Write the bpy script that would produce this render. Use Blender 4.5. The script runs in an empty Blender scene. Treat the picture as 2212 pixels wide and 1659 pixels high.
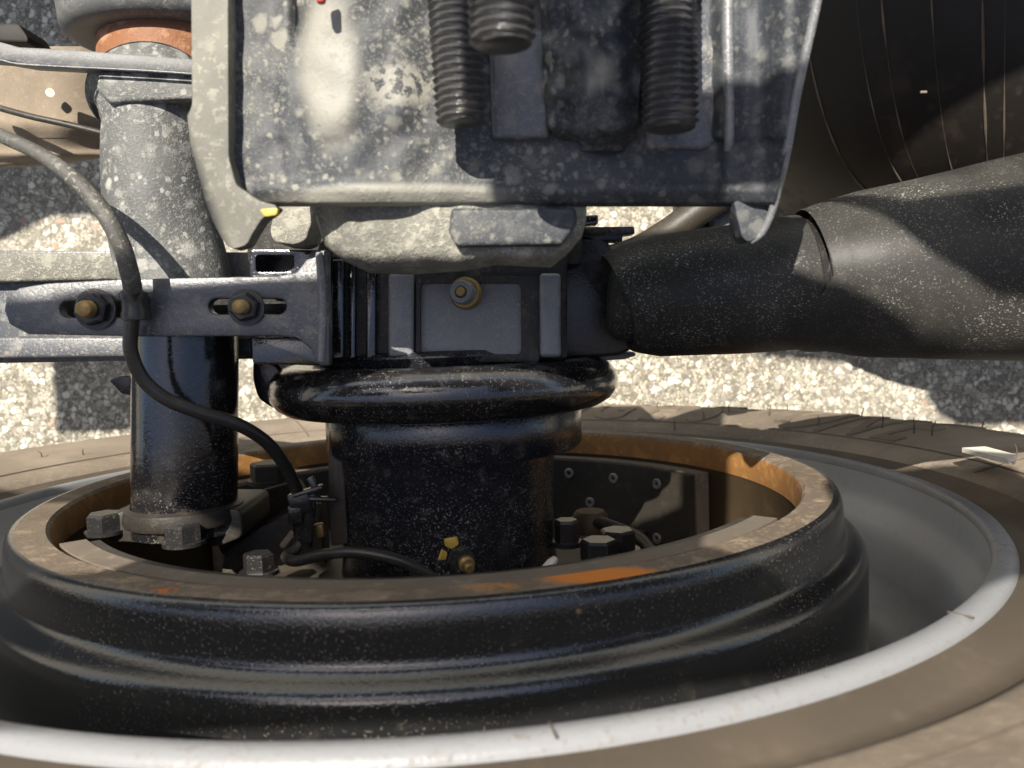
import bpy, bmesh, math, random
from mathutils import Vector, Matrix, Euler, noise as mnoise
random.seed(7)
S = bpy.context.scene
COL = S.collection

# ------------------------------------------------------------------ camera, sky, sun, exposure
F = 1.6182
CAM = Vector((.0428, .0981, .5056))
ROT = Euler((-.0741, -.0096, -.0338))
cd = bpy.data.cameras.new('camera'); cam = bpy.data.objects.new('camera', cd); COL.objects.link(cam)
cam.location = CAM; cam.rotation_euler = ROT
cd.sensor_width = 36; cd.lens = F * 18; cd.clip_start = .01; cd.clip_end = 500
cd.dof.use_dof = True; cd.dof.focus_distance = .46; cd.dof.aperture_fstop = 13
S.camera = cam

SUN = Vector((-.30, .56, 1.0)).normalized()
w = bpy.data.worlds.new('World'); S.world = w; w.use_nodes = True
nt = w.node_tree; bg = nt.nodes['Background']
sky = nt.nodes.new('ShaderNodeTexSky'); sky.sky_type = 'NISHITA'; sky.sun_disc = False
sky.sun_elevation = math.asin(SUN.z); sky.sun_rotation = math.atan2(SUN.x, SUN.y)
sky.air_density = 1.0; sky.dust_density = 2.0; sky.ozone_density = 1.0
nt.links.new(sky.outputs[0], bg.inputs[0]); bg.inputs[1].default_value = .10
sd = bpy.data.lights.new('sun', 'SUN'); sd.energy = 4.5; sd.angle = math.radians(.3); sd.color = (1, .94, .84)
sun = bpy.data.objects.new('sun', sd); COL.objects.link(sun)
sun.rotation_euler = SUN.to_track_quat('Z', 'Y').to_euler(); sun.location = SUN * 5
S.view_settings.view_transform = 'Standard'; S.view_settings.look = 'None'
S.view_settings.exposure = 1.0; S.view_settings.gamma = 1

# ------------------------------------------------------------------ helpers
M3 = ROT.to_matrix()
def ray(u, v):
    return M3 @ Vector(((u - 1106) / F / 1106, (829.5 - v) / F / 1106, -1))
def P(u, v, z):                       # the point at height z that the photo shows at (u, v)
    d = ray(u, v); return CAM + d * ((z - CAM.z) / d.z)
def Q(u, v, y):                       # the same at a given distance y along the axle
    d = ray(u, v); return CAM + d * ((y - CAM.y) / d.y)

def link_mesh(name, bm, mat, parent=None, smooth=40, mats=None):
    origin = Vector((0, 0, 0))
    if parent is not None:
        r = parent
        while r.parent: r = r.parent
        origin = r.location.copy()
    else:
        n = len(bm.verts)
        for v in bm.verts: origin += v.co
        origin /= max(n, 1)
    for v in bm.verts: v.co -= origin
    me = bpy.data.meshes.new(name); bm.normal_update(); bm.to_mesh(me); bm.free()
    if smooth:
        me.polygons.foreach_set('use_smooth', [True] * len(me.polygons))
        me.set_sharp_from_angle(angle=math.radians(smooth))
    for m in (mats or [mat]): me.materials.append(m)
    o = bpy.data.objects.new(name, me); COL.objects.link(o)
    if parent is not None: o.parent = parent
    else: o.location = origin
    return o
def tag(o, label, cat, group=None):
    o['label'] = label; o['category'] = cat
    if group: o['group'] = group
    return o
def thing(name, label, cat, loc=(0, 0, 0), group=None):
    o = bpy.data.objects.new(name, None); COL.objects.link(o); o.location = loc; o.empty_display_size = .02
    return tag(o, label, cat, group)
def part_copy(o, delta, parent=None):
    c = o.copy(); COL.objects.link(c); c.parent = parent or o.parent
    c.location = o.location + Vector(delta); return c

def frame(ax):
    ax = Vector(ax).normalized()
    a = Vector((1, 0, 0)) if abs(ax.x) < .8 else Vector((0, 0, 1))
    e1 = (a - ax * a.dot(ax)).normalized(); return e1, ax.cross(e1) * -1 if ax.y > .9 else ax.cross(e1), ax
def lathe(bm, prof, o, ax, seg=48, a0=0, a1=360, closed=False, wob=0):
    """prof: (radius, height along ax); angle 0 at e1, 90 at e2 (for the +y axis: +x, then +z)."""
    e1, e2, ax = frame(ax); o = Vector(o)
    full = abs(a1 - a0) >= 359.9
    n = seg if full else seg + 1
    rings = []
    for i in range(n):
        t = math.radians(a0 + (a1 - a0) * i / seg); d = e1 * math.cos(t) + e2 * math.sin(t)
        rings.append([bm.verts.new(o + d * r + ax * h) for r, h in prof])
    m = len(prof)
    for i in range(n if full else n - 1):
        A, B = rings[i], rings[(i + 1) % n]
        for j in range(m if closed else m - 1):
            k = (j + 1) % m
            try: bm.faces.new((A[j], A[k], B[k], B[j]))
            except ValueError: pass
    if not full and closed:
        for R_ in (rings[0], rings[-1]):
            try: bm.faces.new(R_)
            except ValueError: pass
    bmesh.ops.remove_doubles(bm, verts=bm.verts, dist=1e-7)
    bmesh.ops.recalc_face_normals(bm, faces=bm.faces)
    return bm
def catmull(pts, n=10):
    pts = [Vector(p) for p in pts]; out = []
    for i in range(len(pts) - 1):
        p0 = pts[max(i - 1, 0)]; p1 = pts[i]; p2 = pts[i + 1]; p3 = pts[min(i + 2, len(pts) - 1)]
        for k in range(n):
            t = k / n
            out.append(.5 * ((2 * p1) + (p2 - p0) * t + (2 * p0 - 5 * p1 + 4 * p2 - p3) * t * t + (3 * p1 - p0 - 3 * p2 + p3) * t ** 3))
    out.append(pts[-1]); return out
def tube(bm, pts, rad, seg=14, n=10, smooth=True, cap=True):
    pts = [Vector(p) for p in pts]
    N = len(pts)
    rs = rad if isinstance(rad, (list, tuple)) else [rad] * N
    path = catmull(pts, n) if smooth and N > 2 else pts
    if len(path) != N:
        rr = []
        for i in range(N - 1):
            for k in range(n): rr.append(rs[i] + (rs[i + 1] - rs[i]) * k / n)
        rr.append(rs[-1])
    else: rr = rs
    up = None; rings = []
    for i, p in enumerate(path):
        t = (path[min(i + 1, len(path) - 1)] - path[max(i - 1, 0)]).normalized()
        if up is None:
            a = Vector((0, 0, 1)) if abs(t.z) < .9 else Vector((1, 0, 0)); up = (a - t * a.dot(t)).normalized()
        else: up = (up - t * up.dot(t)).normalized()
        sd_ = t.cross(up)
        rings.append([bm.verts.new(p + (up * math.cos(2 * math.pi * k / seg) + sd_ * math.sin(2 * math.pi * k / seg)) * rr[i]) for k in range(seg)])
    for A, B in zip(rings, rings[1:]):
        for k in range(seg): bm.faces.new((A[k], A[(k + 1) % seg], B[(k + 1) % seg], B[k]))
    if cap: bm.faces.new(rings[0]); bm.faces.new(rings[-1])
    bmesh.ops.recalc_face_normals(bm, faces=bm.faces)
    return bm
def bevel(bm, w_, seg=2, ang=35, limit=None):
    bm.normal_update()
    es = [e for e in bm.edges if len(e.link_faces) == 2 and e.calc_face_angle(0) > math.radians(ang)]
    if es: bmesh.ops.bevel(bm, geom=es, offset=w_, segments=seg, affect='EDGES', profile=.5, clamp_overlap=True)
def rounded(pts, r, n=4):
    """round the corners of a 2-D outline"""
    out = []; N = len(pts)
    for i in range(N):
        p = Vector(pts[i]).to_2d(); a = Vector(pts[i - 1]).to_2d() - p; b = Vector(pts[(i + 1) % N]).to_2d() - p
        k = min(r, a.length * .45, b.length * .45)
        A = p + a.normalized() * k; B = p + b.normalized() * k
        for j in range(n + 1):
            t = j / n; out.append(tuple(A * (1 - t) ** 2 + p * 2 * t * (1 - t) + B * t * t))
    return out
def slot(u0, u1, v, h, n=8):
    r = h / 2; o = []
    for j in range(n + 1):
        a = math.pi / 2 + math.pi * j / n; o.append((u0 + r + r * math.cos(a), v - r * math.sin(a)))
    for j in range(n + 1):
        a = -math.pi / 2 + math.pi * j / n; o.append((u1 - r + r * math.cos(a), v - r * math.sin(a)))
    return o
def prism(bm, pts, z, th, holes=(), bev=.0012, seg=2, zf=None, tmp=True):
    """an outline seen in the photo, standing at height z (or zf(u, v)), th thick away from the camera"""
    b = bmesh.new()
    loops = [pts] + list(holes); edges = []
    for L in loops:
        vs = [b.verts.new(P(u, v, zf(u, v) if zf else z)) for u, v in L]
        for i in range(len(vs)): edges.append(b.edges.new((vs[i], vs[(i + 1) % len(vs)])))
    bmesh.ops.triangle_fill(b, use_beauty=True, use_dissolve=False, edges=edges)
    if not holes:
        bmesh.ops.dissolve_limit(b, angle_limit=.02, verts=b.verts, edges=b.edges)
    g = bmesh.ops.extrude_face_region(b, geom=b.faces[:])
    for v in [x for x in g['geom'] if isinstance(x, bmesh.types.BMVert)]: v.co.z -= th
    bmesh.ops.recalc_face_normals(b, faces=b.faces)
    if bev: bevel(b, bev, seg)
    join(bm, b); return bm
def join(bm, b):
    me = bpy.data.meshes.new('tmp'); b.to_mesh(me); b.free(); bm.from_mesh(me); bpy.data.meshes.remove(me)
def box(bm, c, s, rot=None, bev=.001, seg=2):
    b = bmesh.new(); bmesh.ops.create_cube(b, size=1)
    for v in b.verts: v.co = Vector((v.co.x * s[0], v.co.y * s[1], v.co.z * s[2]))
    if bev: bevel(b, bev, seg)
    m = (rot.to_matrix() if rot else Matrix.Identity(3))
    for v in b.verts: v.co = m @ v.co + Vector(c)
    join(bm, b); return bm
def hexbolt(bm, c, ax, r, h, washer=1.25, rot=0, stud=0):
    """hex head with washer at c, standing along ax"""
    b = bmesh.new(); e1, e2, ax = frame(ax); c = Vector(c)
    lathe(b, [(0, 0), (r * washer, 0), (r * washer, h * .18), (r * .9, h * .2)], c, ax, 24)
    for z0, z1, rr0, rr1 in ((.2, .9, 1, 1), (.9, 1.0, 1, .86)):
        A = [];B = []
        for k in range(6):
            t = math.radians(60 * k + rot); d = e1 * math.cos(t) + e2 * math.sin(t)
            A.append(b.verts.new(c + d * r * rr0 + ax * h * z0)); B.append(b.verts.new(c + d * r * rr1 + ax * h * z1))
        for k in range(6): b.faces.new((A[k], A[(k + 1) % 6], B[(k + 1) % 6], B[k]))
        if z1 == 1.0: b.faces.new(B)
    if stud: thread(b, c + ax * h * .9, c + ax * (h + stud), r * .52, r * .3, 16)
    bmesh.ops.recalc_face_normals(b, faces=b.faces); join(bm, b); return bm
def thread(bm, p0, p1, r, pitch, seg=28, depth=.1, sub=6):
    """threaded rod with a helical ridge, chamfered end at p0"""
    p0 = Vector(p0); p1 = Vector(p1); ax = p1 - p0; Ln = ax.length; ax.normalize(); e1, e2, _ = frame(ax)
    n = max(int(Ln / pitch * sub), 4); rings = []
    for i in range(n + 1):
        h = Ln * i / n; row = []
        for k in range(seg):
            a = 2 * math.pi * k / seg
            f = (h / pitch + k / seg) % 1; tri = abs(f - .5) * 2
            rr = r * (1 - depth * (1 - tri) ** 1.0 * 1.6 if tri < 1 else r)
            rr = min(rr, r * (.80 + .35 * h / pitch))
            row.append(bm.verts.new(p0 + ax * h + (e1 * math.cos(a) + e2 * math.sin(a)) * rr))
        rings.append(row)
    for A, B in zip(rings, rings[1:]):
        for k in range(seg): bm.faces.new((A[k], A[(k + 1) % seg], B[(k + 1) % seg], B[k]))
    bm.faces.new(rings[0]); bm.faces.new(rings[-1])
    bmesh.ops.recalc_face_normals(bm, faces=bm.faces); return bm
def interp(tab, x):
    if x <= tab[0][0]: return tab[0][1]
    for (a, b), (c, d) in zip(tab, tab[1:]):
        if x <= c:
            t = (x - a) / (c - a); t = t * t * (3 - 2 * t); return b + (d - b) * t
    return tab[-1][1]
def lerp(tab, x):
    if x <= tab[0][0]: return tab[0][1]
    for (a, b), (c, d) in zip(tab, tab[1:]):
        if x <= c: return b + (d - b) * (x - a) / (c - a)
    return tab[-1][1]
def relief(bm, ul, ur, v0, v1, zf, th, nu=60, nv=40):
    """a pressed sheet: left/right outline ul(v), ur(v), height zf(u, v), thickness th"""
    F_ = [];B_ = []
    for j in range(nv + 1):
        v = v0 + (v1 - v0) * j / nv; a = ul(v); b = ur(v); rf = [];rb = []
        for i in range(nu + 1):
            u = a + (b - a) * i / nu; z = zf(u, v); p = P(u, v, z)
            rf.append(bm.verts.new(p)); rb.append(bm.verts.new(p - Vector((0, 0, th))))
        F_.append(rf); B_.append(rb)
    for j in range(nv):
        for i in range(nu):
            bm.faces.new((F_[j][i], F_[j + 1][i], F_[j + 1][i + 1], F_[j][i + 1]))
            bm.faces.new((B_[j][i], B_[j][i + 1], B_[j + 1][i + 1], B_[j + 1][i]))
    for i in range(nu):
        for j in (0, nv): bm.faces.new((F_[j][i], F_[j][i + 1], B_[j][i + 1], B_[j][i]))
    for j in range(nv):
        for i in (0, nu): bm.faces.new((F_[j][i], F_[j + 1][i], B_[j + 1][i], B_[j][i]))
    bmesh.ops.recalc_face_normals(bm, faces=bm.faces); return bm

# ------------------------------------------------------------------ materials
class NT:
    def __init__(s, name):
        s.m = bpy.data.materials.new(name); s.m.use_nodes = True; s.t = s.m.node_tree
        s.p = s.t.nodes['Principled BSDF']; s.co = s.n('ShaderNodeTexCoord').outputs['Object']
    def n(s, k, **kw):
        x = s.t.nodes.new(k)
        for a, b in kw.items(): setattr(x, a, b)
        return x
    def l(s, a, b): s.t.links.new(a, b)
    def val(s, sock, v):
        if hasattr(v, 'is_linked') or hasattr(v, 'links'): s.l(v, sock)
        else: sock.default_value = v
    def noise(s, scale, detail=4, rough=.55, vec=None, dist=0):
        x = s.n('ShaderNodeTexNoise'); x.inputs['Scale'].default_value = scale; x.inputs['Detail'].default_value = detail
        x.inputs['Roughness'].default_value = rough; x.inputs['Distortion'].default_value = dist
        s.l(vec or s.co, x.inputs['Vector']); return x.outputs['Fac']
    def voro(s, scale, feature='F1', vec=None, out='Distance', rnd=1):
        x = s.n('ShaderNodeTexVoronoi', feature=feature); x.inputs['Scale'].default_value = scale; x.inputs['Randomness'].default_value = rnd
        s.l(vec or s.co, x.inputs['Vector']); return x.outputs[out]
    def ramp(s, f, a, b, lo=0., hi=1.):
        x = s.n('ShaderNodeMapRange'); x.interpolation_type = 'SMOOTHSTEP'
        s.l(f, x.inputs[0]); x.inputs[1].default_value = a; x.inputs[2].default_value = b; x.inputs[3].default_value = lo; x.inputs[4].default_value = hi
        return x.outputs[0]
    def math(s, op, a, b=0., clamp=False):
        x = s.n('ShaderNodeMath', operation=op, use_clamp=clamp); s.val(x.inputs[0], a); s.val(x.inputs[1], b); return x.outputs[0]
    def mix(s, f, a, b):
        x = s.n('ShaderNodeMix', data_type='RGBA'); s.val(x.inputs[0], f)
        for sock, c in ((x.inputs[6], a), (x.inputs[7], b)):
            if isinstance(c, (tuple, list)): sock.default_value = (*c[:3], 1)
            else: s.l(c, sock)
        return x.outputs[2]
    def mixf(s, f, a, b):
        x = s.n('ShaderNodeMix'); s.val(x.inputs[0], f); s.val(x.inputs[2], a); s.val(x.inputs[3], b); return x.outputs[0]
    def bump(s, h, strength=.3, dist=.001, nrm=None):
        x = s.n('ShaderNodeBump'); x.inputs['Strength'].default_value = strength; x.inputs['Distance'].default_value = dist
        s.l(h, x.inputs['Height'])
        if nrm: s.l(nrm, x.inputs['Normal'])
        return x.outputs[0]
    def sphere(s, c, r0, r1, squash=(1, 1, 1)):
        x = s.n('ShaderNodeVectorMath', operation='SUBTRACT'); s.l(s.co, x.inputs[0]); x.inputs[1].default_value = c
        y = s.n('ShaderNodeVectorMath', operation='MULTIPLY'); s.l(x.outputs[0], y.inputs[0]); y.inputs[1].default_value = squash
        z = s.n('ShaderNodeVectorMath', operation='LENGTH'); s.l(y.outputs[0], z.inputs[0])
        return s.math('ADD', z.outputs['Value'], 0.), s.ramp(z.outputs['Value'], r0, r1, 1, 0)
def dusty(name, base=(.012, .012, .014), dust=(.33, .29, .225), film=.12, blot=.5, bth=.56, spot=.5, sth=.6, grain=.4, gth=.62,
          rough=.3, metal=0., sc=1., bump=.25, bscale=None, specular=.5, stains=(), soft=1., drop=None, dsc=150, grad=None):
    t = NT(name)
    big = t.noise(9 * sc, 3); n1 = t.noise(75 * sc, 5, .6, dist=.3); n2 = t.noise(400 * sc, 3, .5); n3 = t.noise(900 * sc, 2, .5)
    drops = None
    for ds_ in ((dsc, dsc * 2.4) if drop else (dsc,)):
        wv = t.n('ShaderNodeTexNoise'); wv.inputs['Scale'].default_value = ds_ * 1.6; wv.inputs['Detail'].default_value = 3; t.l(t.co, wv.inputs['Vector'])
        ws = t.n('ShaderNodeVectorMath', operation='SCALE'); t.l(wv.outputs['Color'], ws.inputs[0]); ws.inputs['Scale'].default_value = .9 / ds_
        wa = t.n('ShaderNodeVectorMath', operation='ADD'); t.l(t.co, wa.inputs[0]); t.l(ws.outputs[0], wa.inputs[1])
        vn = t.n('ShaderNodeTexVoronoi'); vn.inputs['Scale'].default_value = ds_; t.l(wa.outputs[0], vn.inputs['Vector'])
        cs = t.n('ShaderNodeSeparateColor'); t.l(vn.outputs['Color'], cs.inputs[0])
        thr = t.math('MULTIPLY', t.math('POWER', cs.outputs[0], 1.7), .66)
        dd = t.math('DIVIDE', t.math('SUBTRACT', thr, vn.outputs['Distance']), .28, clamp=True)
        dd = t.math('MULTIPLY', dd, t.ramp(cs.outputs[1], .0, 1., .35, 1.))
        drops = dd if drops is None else t.math('MAXIMUM', drops, dd)
    md = t.ramp(t.noise(22 * sc, 3), .36, .66, .25, 1.25)
    f = t.math('MULTIPLY', t.ramp(big, .25, .75, .5, 1.5), film)
    f = t.math('ADD', f, t.math('MULTIPLY', t.ramp(n1, bth - .06 * (soft - 1), bth + .12 * soft), blot))
    f = t.math('ADD', f, t.math('MULTIPLY', t.math('MULTIPLY', t.ramp(n2, sth - .04 * (soft - 1), sth + .1 * soft), spot), md))
    f = t.math('ADD', f, t.math('MULTIPLY', t.math('MULTIPLY', t.ramp(n3, gth, gth + .1), grain), md))
    f = t.math('ADD', f, t.math('MULTIPLY', drops, blot if drop is None else drop), clamp=True)
    if grad:      # mix factor ramps along x across the part
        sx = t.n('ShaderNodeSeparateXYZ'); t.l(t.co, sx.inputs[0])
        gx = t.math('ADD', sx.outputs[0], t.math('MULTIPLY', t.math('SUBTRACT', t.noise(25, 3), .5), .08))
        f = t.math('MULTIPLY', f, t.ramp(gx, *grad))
    dcol = t.mix(t.ramp(t.noise(30 * sc, 3), .35, .65), dust, tuple(c * .78 for c in dust))
    c = t.mix(f, base, dcol)
    for (cen, r, sq, colr, k) in stains:
        dist, m = t.sphere(cen, r * .5, r, sq)
        nn = t.noise(300, 4, .6)
        m = t.math('MULTIPLY', m, t.ramp(nn, k, k + .1)); c = t.mix(m, c, colr)
    t.l(c, t.p.inputs['Base Color'])
    t.l(t.mixf(f, rough, .85), t.p.inputs['Roughness'])
    t.p.inputs['Metallic'].default_value = metal
    t.p.inputs['Specular IOR Level'].default_value = specular
    h = t.math('ADD', t.math('MULTIPLY', f, 1.), t.math('MULTIPLY', t.noise(bscale or 500 * sc, 3), .8))
    t.l(t.bump(h, bump, .0008), t.p.inputs['Normal'])
    return t.m

DUST = (.36, .325, .26)
mat_black = dusty('dusty_black_paint', base=(.008, .008, .01), film=.015, blot=.10, bth=.58, spot=.2, sth=.61, grain=.5, gth=.61, rough=.12, bump=.12, specular=1.)
mat_cast = dusty('black_cast_iron', base=(.008, .009, .013), dust=(.36, .34, .31), film=.02, blot=.10, bth=.58, spot=.18, sth=.6, grain=.5, gth=.6, rough=.17, bump=.22, bscale=700, specular=1.)
BR = P(1080, 200, .19)
def bst(u, v, r, sq, k, c=(.27, .26, .222)): return (tuple(P(u, v, .184) - BR), r, sq, c, k)
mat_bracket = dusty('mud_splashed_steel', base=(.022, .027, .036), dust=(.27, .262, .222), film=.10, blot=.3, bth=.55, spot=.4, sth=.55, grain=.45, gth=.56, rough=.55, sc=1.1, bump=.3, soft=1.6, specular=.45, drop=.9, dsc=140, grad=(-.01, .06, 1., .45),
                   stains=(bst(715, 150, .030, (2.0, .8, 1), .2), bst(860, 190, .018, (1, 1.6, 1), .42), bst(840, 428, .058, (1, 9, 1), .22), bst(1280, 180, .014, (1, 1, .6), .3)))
mat_pad = dusty('mud_caked_steel', base=(.05, .05, .048), dust=(.36, .345, .285), film=.5, blot=.35, bth=.52, spot=.5, sth=.52, grain=.6, gth=.54, rough=.75, sc=1.6, bump=.8, drop=.35, dsc=110)
mat_tube_dust = dusty('dust_coated_tube', base=(.03, .034, .036), dust=(.35, .345, .315), film=.27, blot=.2, bth=.55, spot=.35, sth=.56, grain=.45, gth=.56, rough=.5, sc=1.3, bump=.5, drop=.8, dsc=130)
mat_wall = dusty('film_dusted_bracket_wall', base=(.04, .04, .037), dust=(.31, .295, .24), film=.5, drop=.4, dsc=120, blot=.2, bth=.58, spot=.35, sth=.56, grain=.3, rough=.6, bump=.3)
mat_rivet = dusty('worn_rivet_metal', base=(.22, .21, .2), film=.1, blot=.1, spot=.1, grain=.1, rough=.4, metal=.3)
mat_arm = dusty('blue_grey_dusty_steel', base=(.042, .048, .060), dust=(.33, .31, .27), film=.10, blot=.3, spot=.3, sth=.57, grain=.5, gth=.58, rough=.34, bump=.3, specular=.9)
mat_panel = dusty('film_dusted_steel', base=(.12, .128, .145), dust=(.36, .34, .3), film=.18, blot=.3, bth=.55, spot=.35, sth=.56, grain=.55, gth=.57, rough=.33, bump=.4, specular=.9)
mat_rod = dusty('dusty_gloss_black_tube', base=(.003, .003, .003), dust=(.46, .44, .39), film=.085, blot=.02, spot=.16, sth=.6, grain=.55, gth=.6, rough=.38, sc=1.2, bump=.12, specular=.15)
mat_hose = dusty('black_rubber_hose', base=(.012, .012, .012), film=.08, blot=.05, spot=.1, grain=.2, rough=.28, bump=.1)
mat_hose_dust = dusty('dusty_hose_sleeve', base=(.02, .02, .02), dust=(.30, .285, .24), film=.25, blot=.2, spot=.5, sth=.55, grain=.4, rough=.6, bump=.4)
mat_stud = dusty('greasy_thread_steel', base=(.07, .072, .08), dust=(.36, .33, .27), film=.1, blot=.3, bth=.58, spot=.2, grain=.25, rough=.27, metal=.5, bump=.12)
mat_bolt = dusty('dusty_bolt_steel', base=(.014, .014, .016), film=.03, blot=.05, spot=.12, grain=.35, rough=.3, metal=.1)
mat_brass = dusty('yellow_passivated_steel', base=(.33, .21, .07), dust=(.3, .25, .17), film=.12, blot=.2, spot=.2, grain=.2, rough=.35, metal=.5)
DR = Vector((0, .1, 0))
mat_drum = dusty('black_drum_enamel', base=(.010, .011, .013), dust=(.34, .27, .19), film=.015, blot=.05, bth=.58, spot=.05, sth=.62, grain=.28, gth=.61, rough=.13, drop=.0, bump=.22, bscale=800, specular=1.,
                 stains=((tuple(Q(980, 1331, -.004) + DR), .0022, (1, 1, 1), (.5, .25, .08), .1), (tuple(Q(1246, 1318, -.004) + DR), .0022, (1, 1, 1), (.45, .33, .16), .1)))
pr = Q(1300, 1242, .004) + DR; pr2 = Q(1060, 1268, .004) + DR; pr3 = Q(355, 1277, .004) + DR
mat_face = dusty('rusty_dusty_drum_face', base=(.07, .055, .042), dust=(.36, .27, .18), film=.28, blot=.3, bth=.52, spot=.3, sth=.52, grain=.4, rough=.75, bump=.5,
                 stains=((tuple(pr), .028, (1, 1, 2.2), (.62, .2, .025), .25), (tuple(pr2), .013, (1, 1, 2), (.4, .18, .05), .42), (tuple(pr3), .006, (1, 1, 1), (.5, .14, .03), .4)))
mat_lip = dusty('orange_rust_lip', base=(.20, .085, .02), dust=(.42, .21, .06), film=.3, blot=.5, bth=.5, spot=.3, grain=.2, rough=.7)
mat_fric = dusty('worn_brown_iron', base=(.055, .036, .018), dust=(.13, .09, .045), film=.3, blot=.2, spot=.2, grain=.1, rough=.4, metal=.2)
mat_shoe = dusty('dark_shoe_steel', base=(.012, .011, .010), dust=(.2, .16, .11), film=.1, blot=.1, spot=.15, grain=.2, rough=.45)
mat_lining = dusty('brake_lining_edge', base=(.10, .082, .062), dust=(.30, .24, .18), film=.3, blot=.3, spot=.2, grain=.3, rough=.8)
mat_inner = dusty('brown_dusted_plate', base=(.022, .018, .014), dust=(.20, .16, .11), film=.14, blot=.12, spot=.2, grain=.25, rough=.45)
mat_orange = dusty('bare_orange_rust', base=(.20, .07, .022), dust=(.46, .26, .15), film=.15, blot=.6, bth=.5, spot=.3, grain=.3, rough=.6, sc=.8, bump=.5)
mat_tan = dusty('tan_mud_coat', base=(.12, .095, .068), dust=(.35, .28, .20), film=.6, blot=.2, spot=.35, grain=.5, gth=.58, rough=.85, drop=.1)
mat_yellow = dusty('yellow_marking_paint', base=(.55, .36, .05), dust=(.4, .34, .2), film=.05, blot=.2, spot=.1, grain=.2, rough=.5)
mat_red = dusty('red_paint', base=(.5, .03, .02), film=.1, blot=.1, rough=.5)
mat_plastic = dusty('black_plastic', base=(.012, .012, .013), film=.03, blot=.05, spot=.05, grain=.15, rough=.25)
mat_tyre = dusty('brown_dusted_rubber', base=(.08, .066, .052), dust=(.31, .252, .19), film=.75, blot=.2, spot=.3, sth=.55, grain=.3, rough=.7, sc=.7, bump=.35, specular=.3)
mat_groove = dusty('dark_shaded_bead_rubber', base=(.05, .042, .034), dust=(.22, .17, .12), film=.45, blot=.1, spot=.1, grain=.1, rough=.6, sc=.5, bump=.1, specular=.3)
mat_letter = dusty('raised_letter_rubber', base=(.07, .055, .043), dust=(.30, .235, .17), film=.6, blot=.1, spot=.1, grain=.1, rough=.6, sc=.5, specular=.3)
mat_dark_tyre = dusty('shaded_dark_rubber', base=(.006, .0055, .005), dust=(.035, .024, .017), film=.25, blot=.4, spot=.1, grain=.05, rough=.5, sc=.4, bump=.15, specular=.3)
mat_rim = dusty('grey_silver_wheel_paint', base=(.60, .61, .61), dust=(.40, .38, .33), film=.12, blot=.12, bth=.6, spot=.06, grain=.12, rough=.36, metal=.25, bump=.08)
mat_flange = dusty('bright_scuffed_flange', base=(.235, .24, .25), dust=(.19, .165, .125), film=.06, blot=.15, bth=.56, spot=.35, sth=.58, grain=.35, rough=.42, bump=.3)
mat_label = dusty('cream_sticker', base=(.8, .76, .66), dust=(.6, .5, .38), film=.1, blot=.1, rough=.6)
mat_plate = dusty('satin_grey_steel', base=(.075, .08, .088), dust=(.33, .31, .27), film=.15, blot=.2, spot=.3, sth=.56, grain=.4, gth=.58, rough=.45, bump=.2)
mat_border = dusty('matte_dark_casting', base=(.016, .016, .017), film=.06, blot=.12, spot=.2, sth=.58, grain=.4, rough=.5, bump=.35, specular=.3)
mat_blocker = dusty('blocker_black', base=(.02, .02, .02), film=.1, rough=.5)

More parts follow.
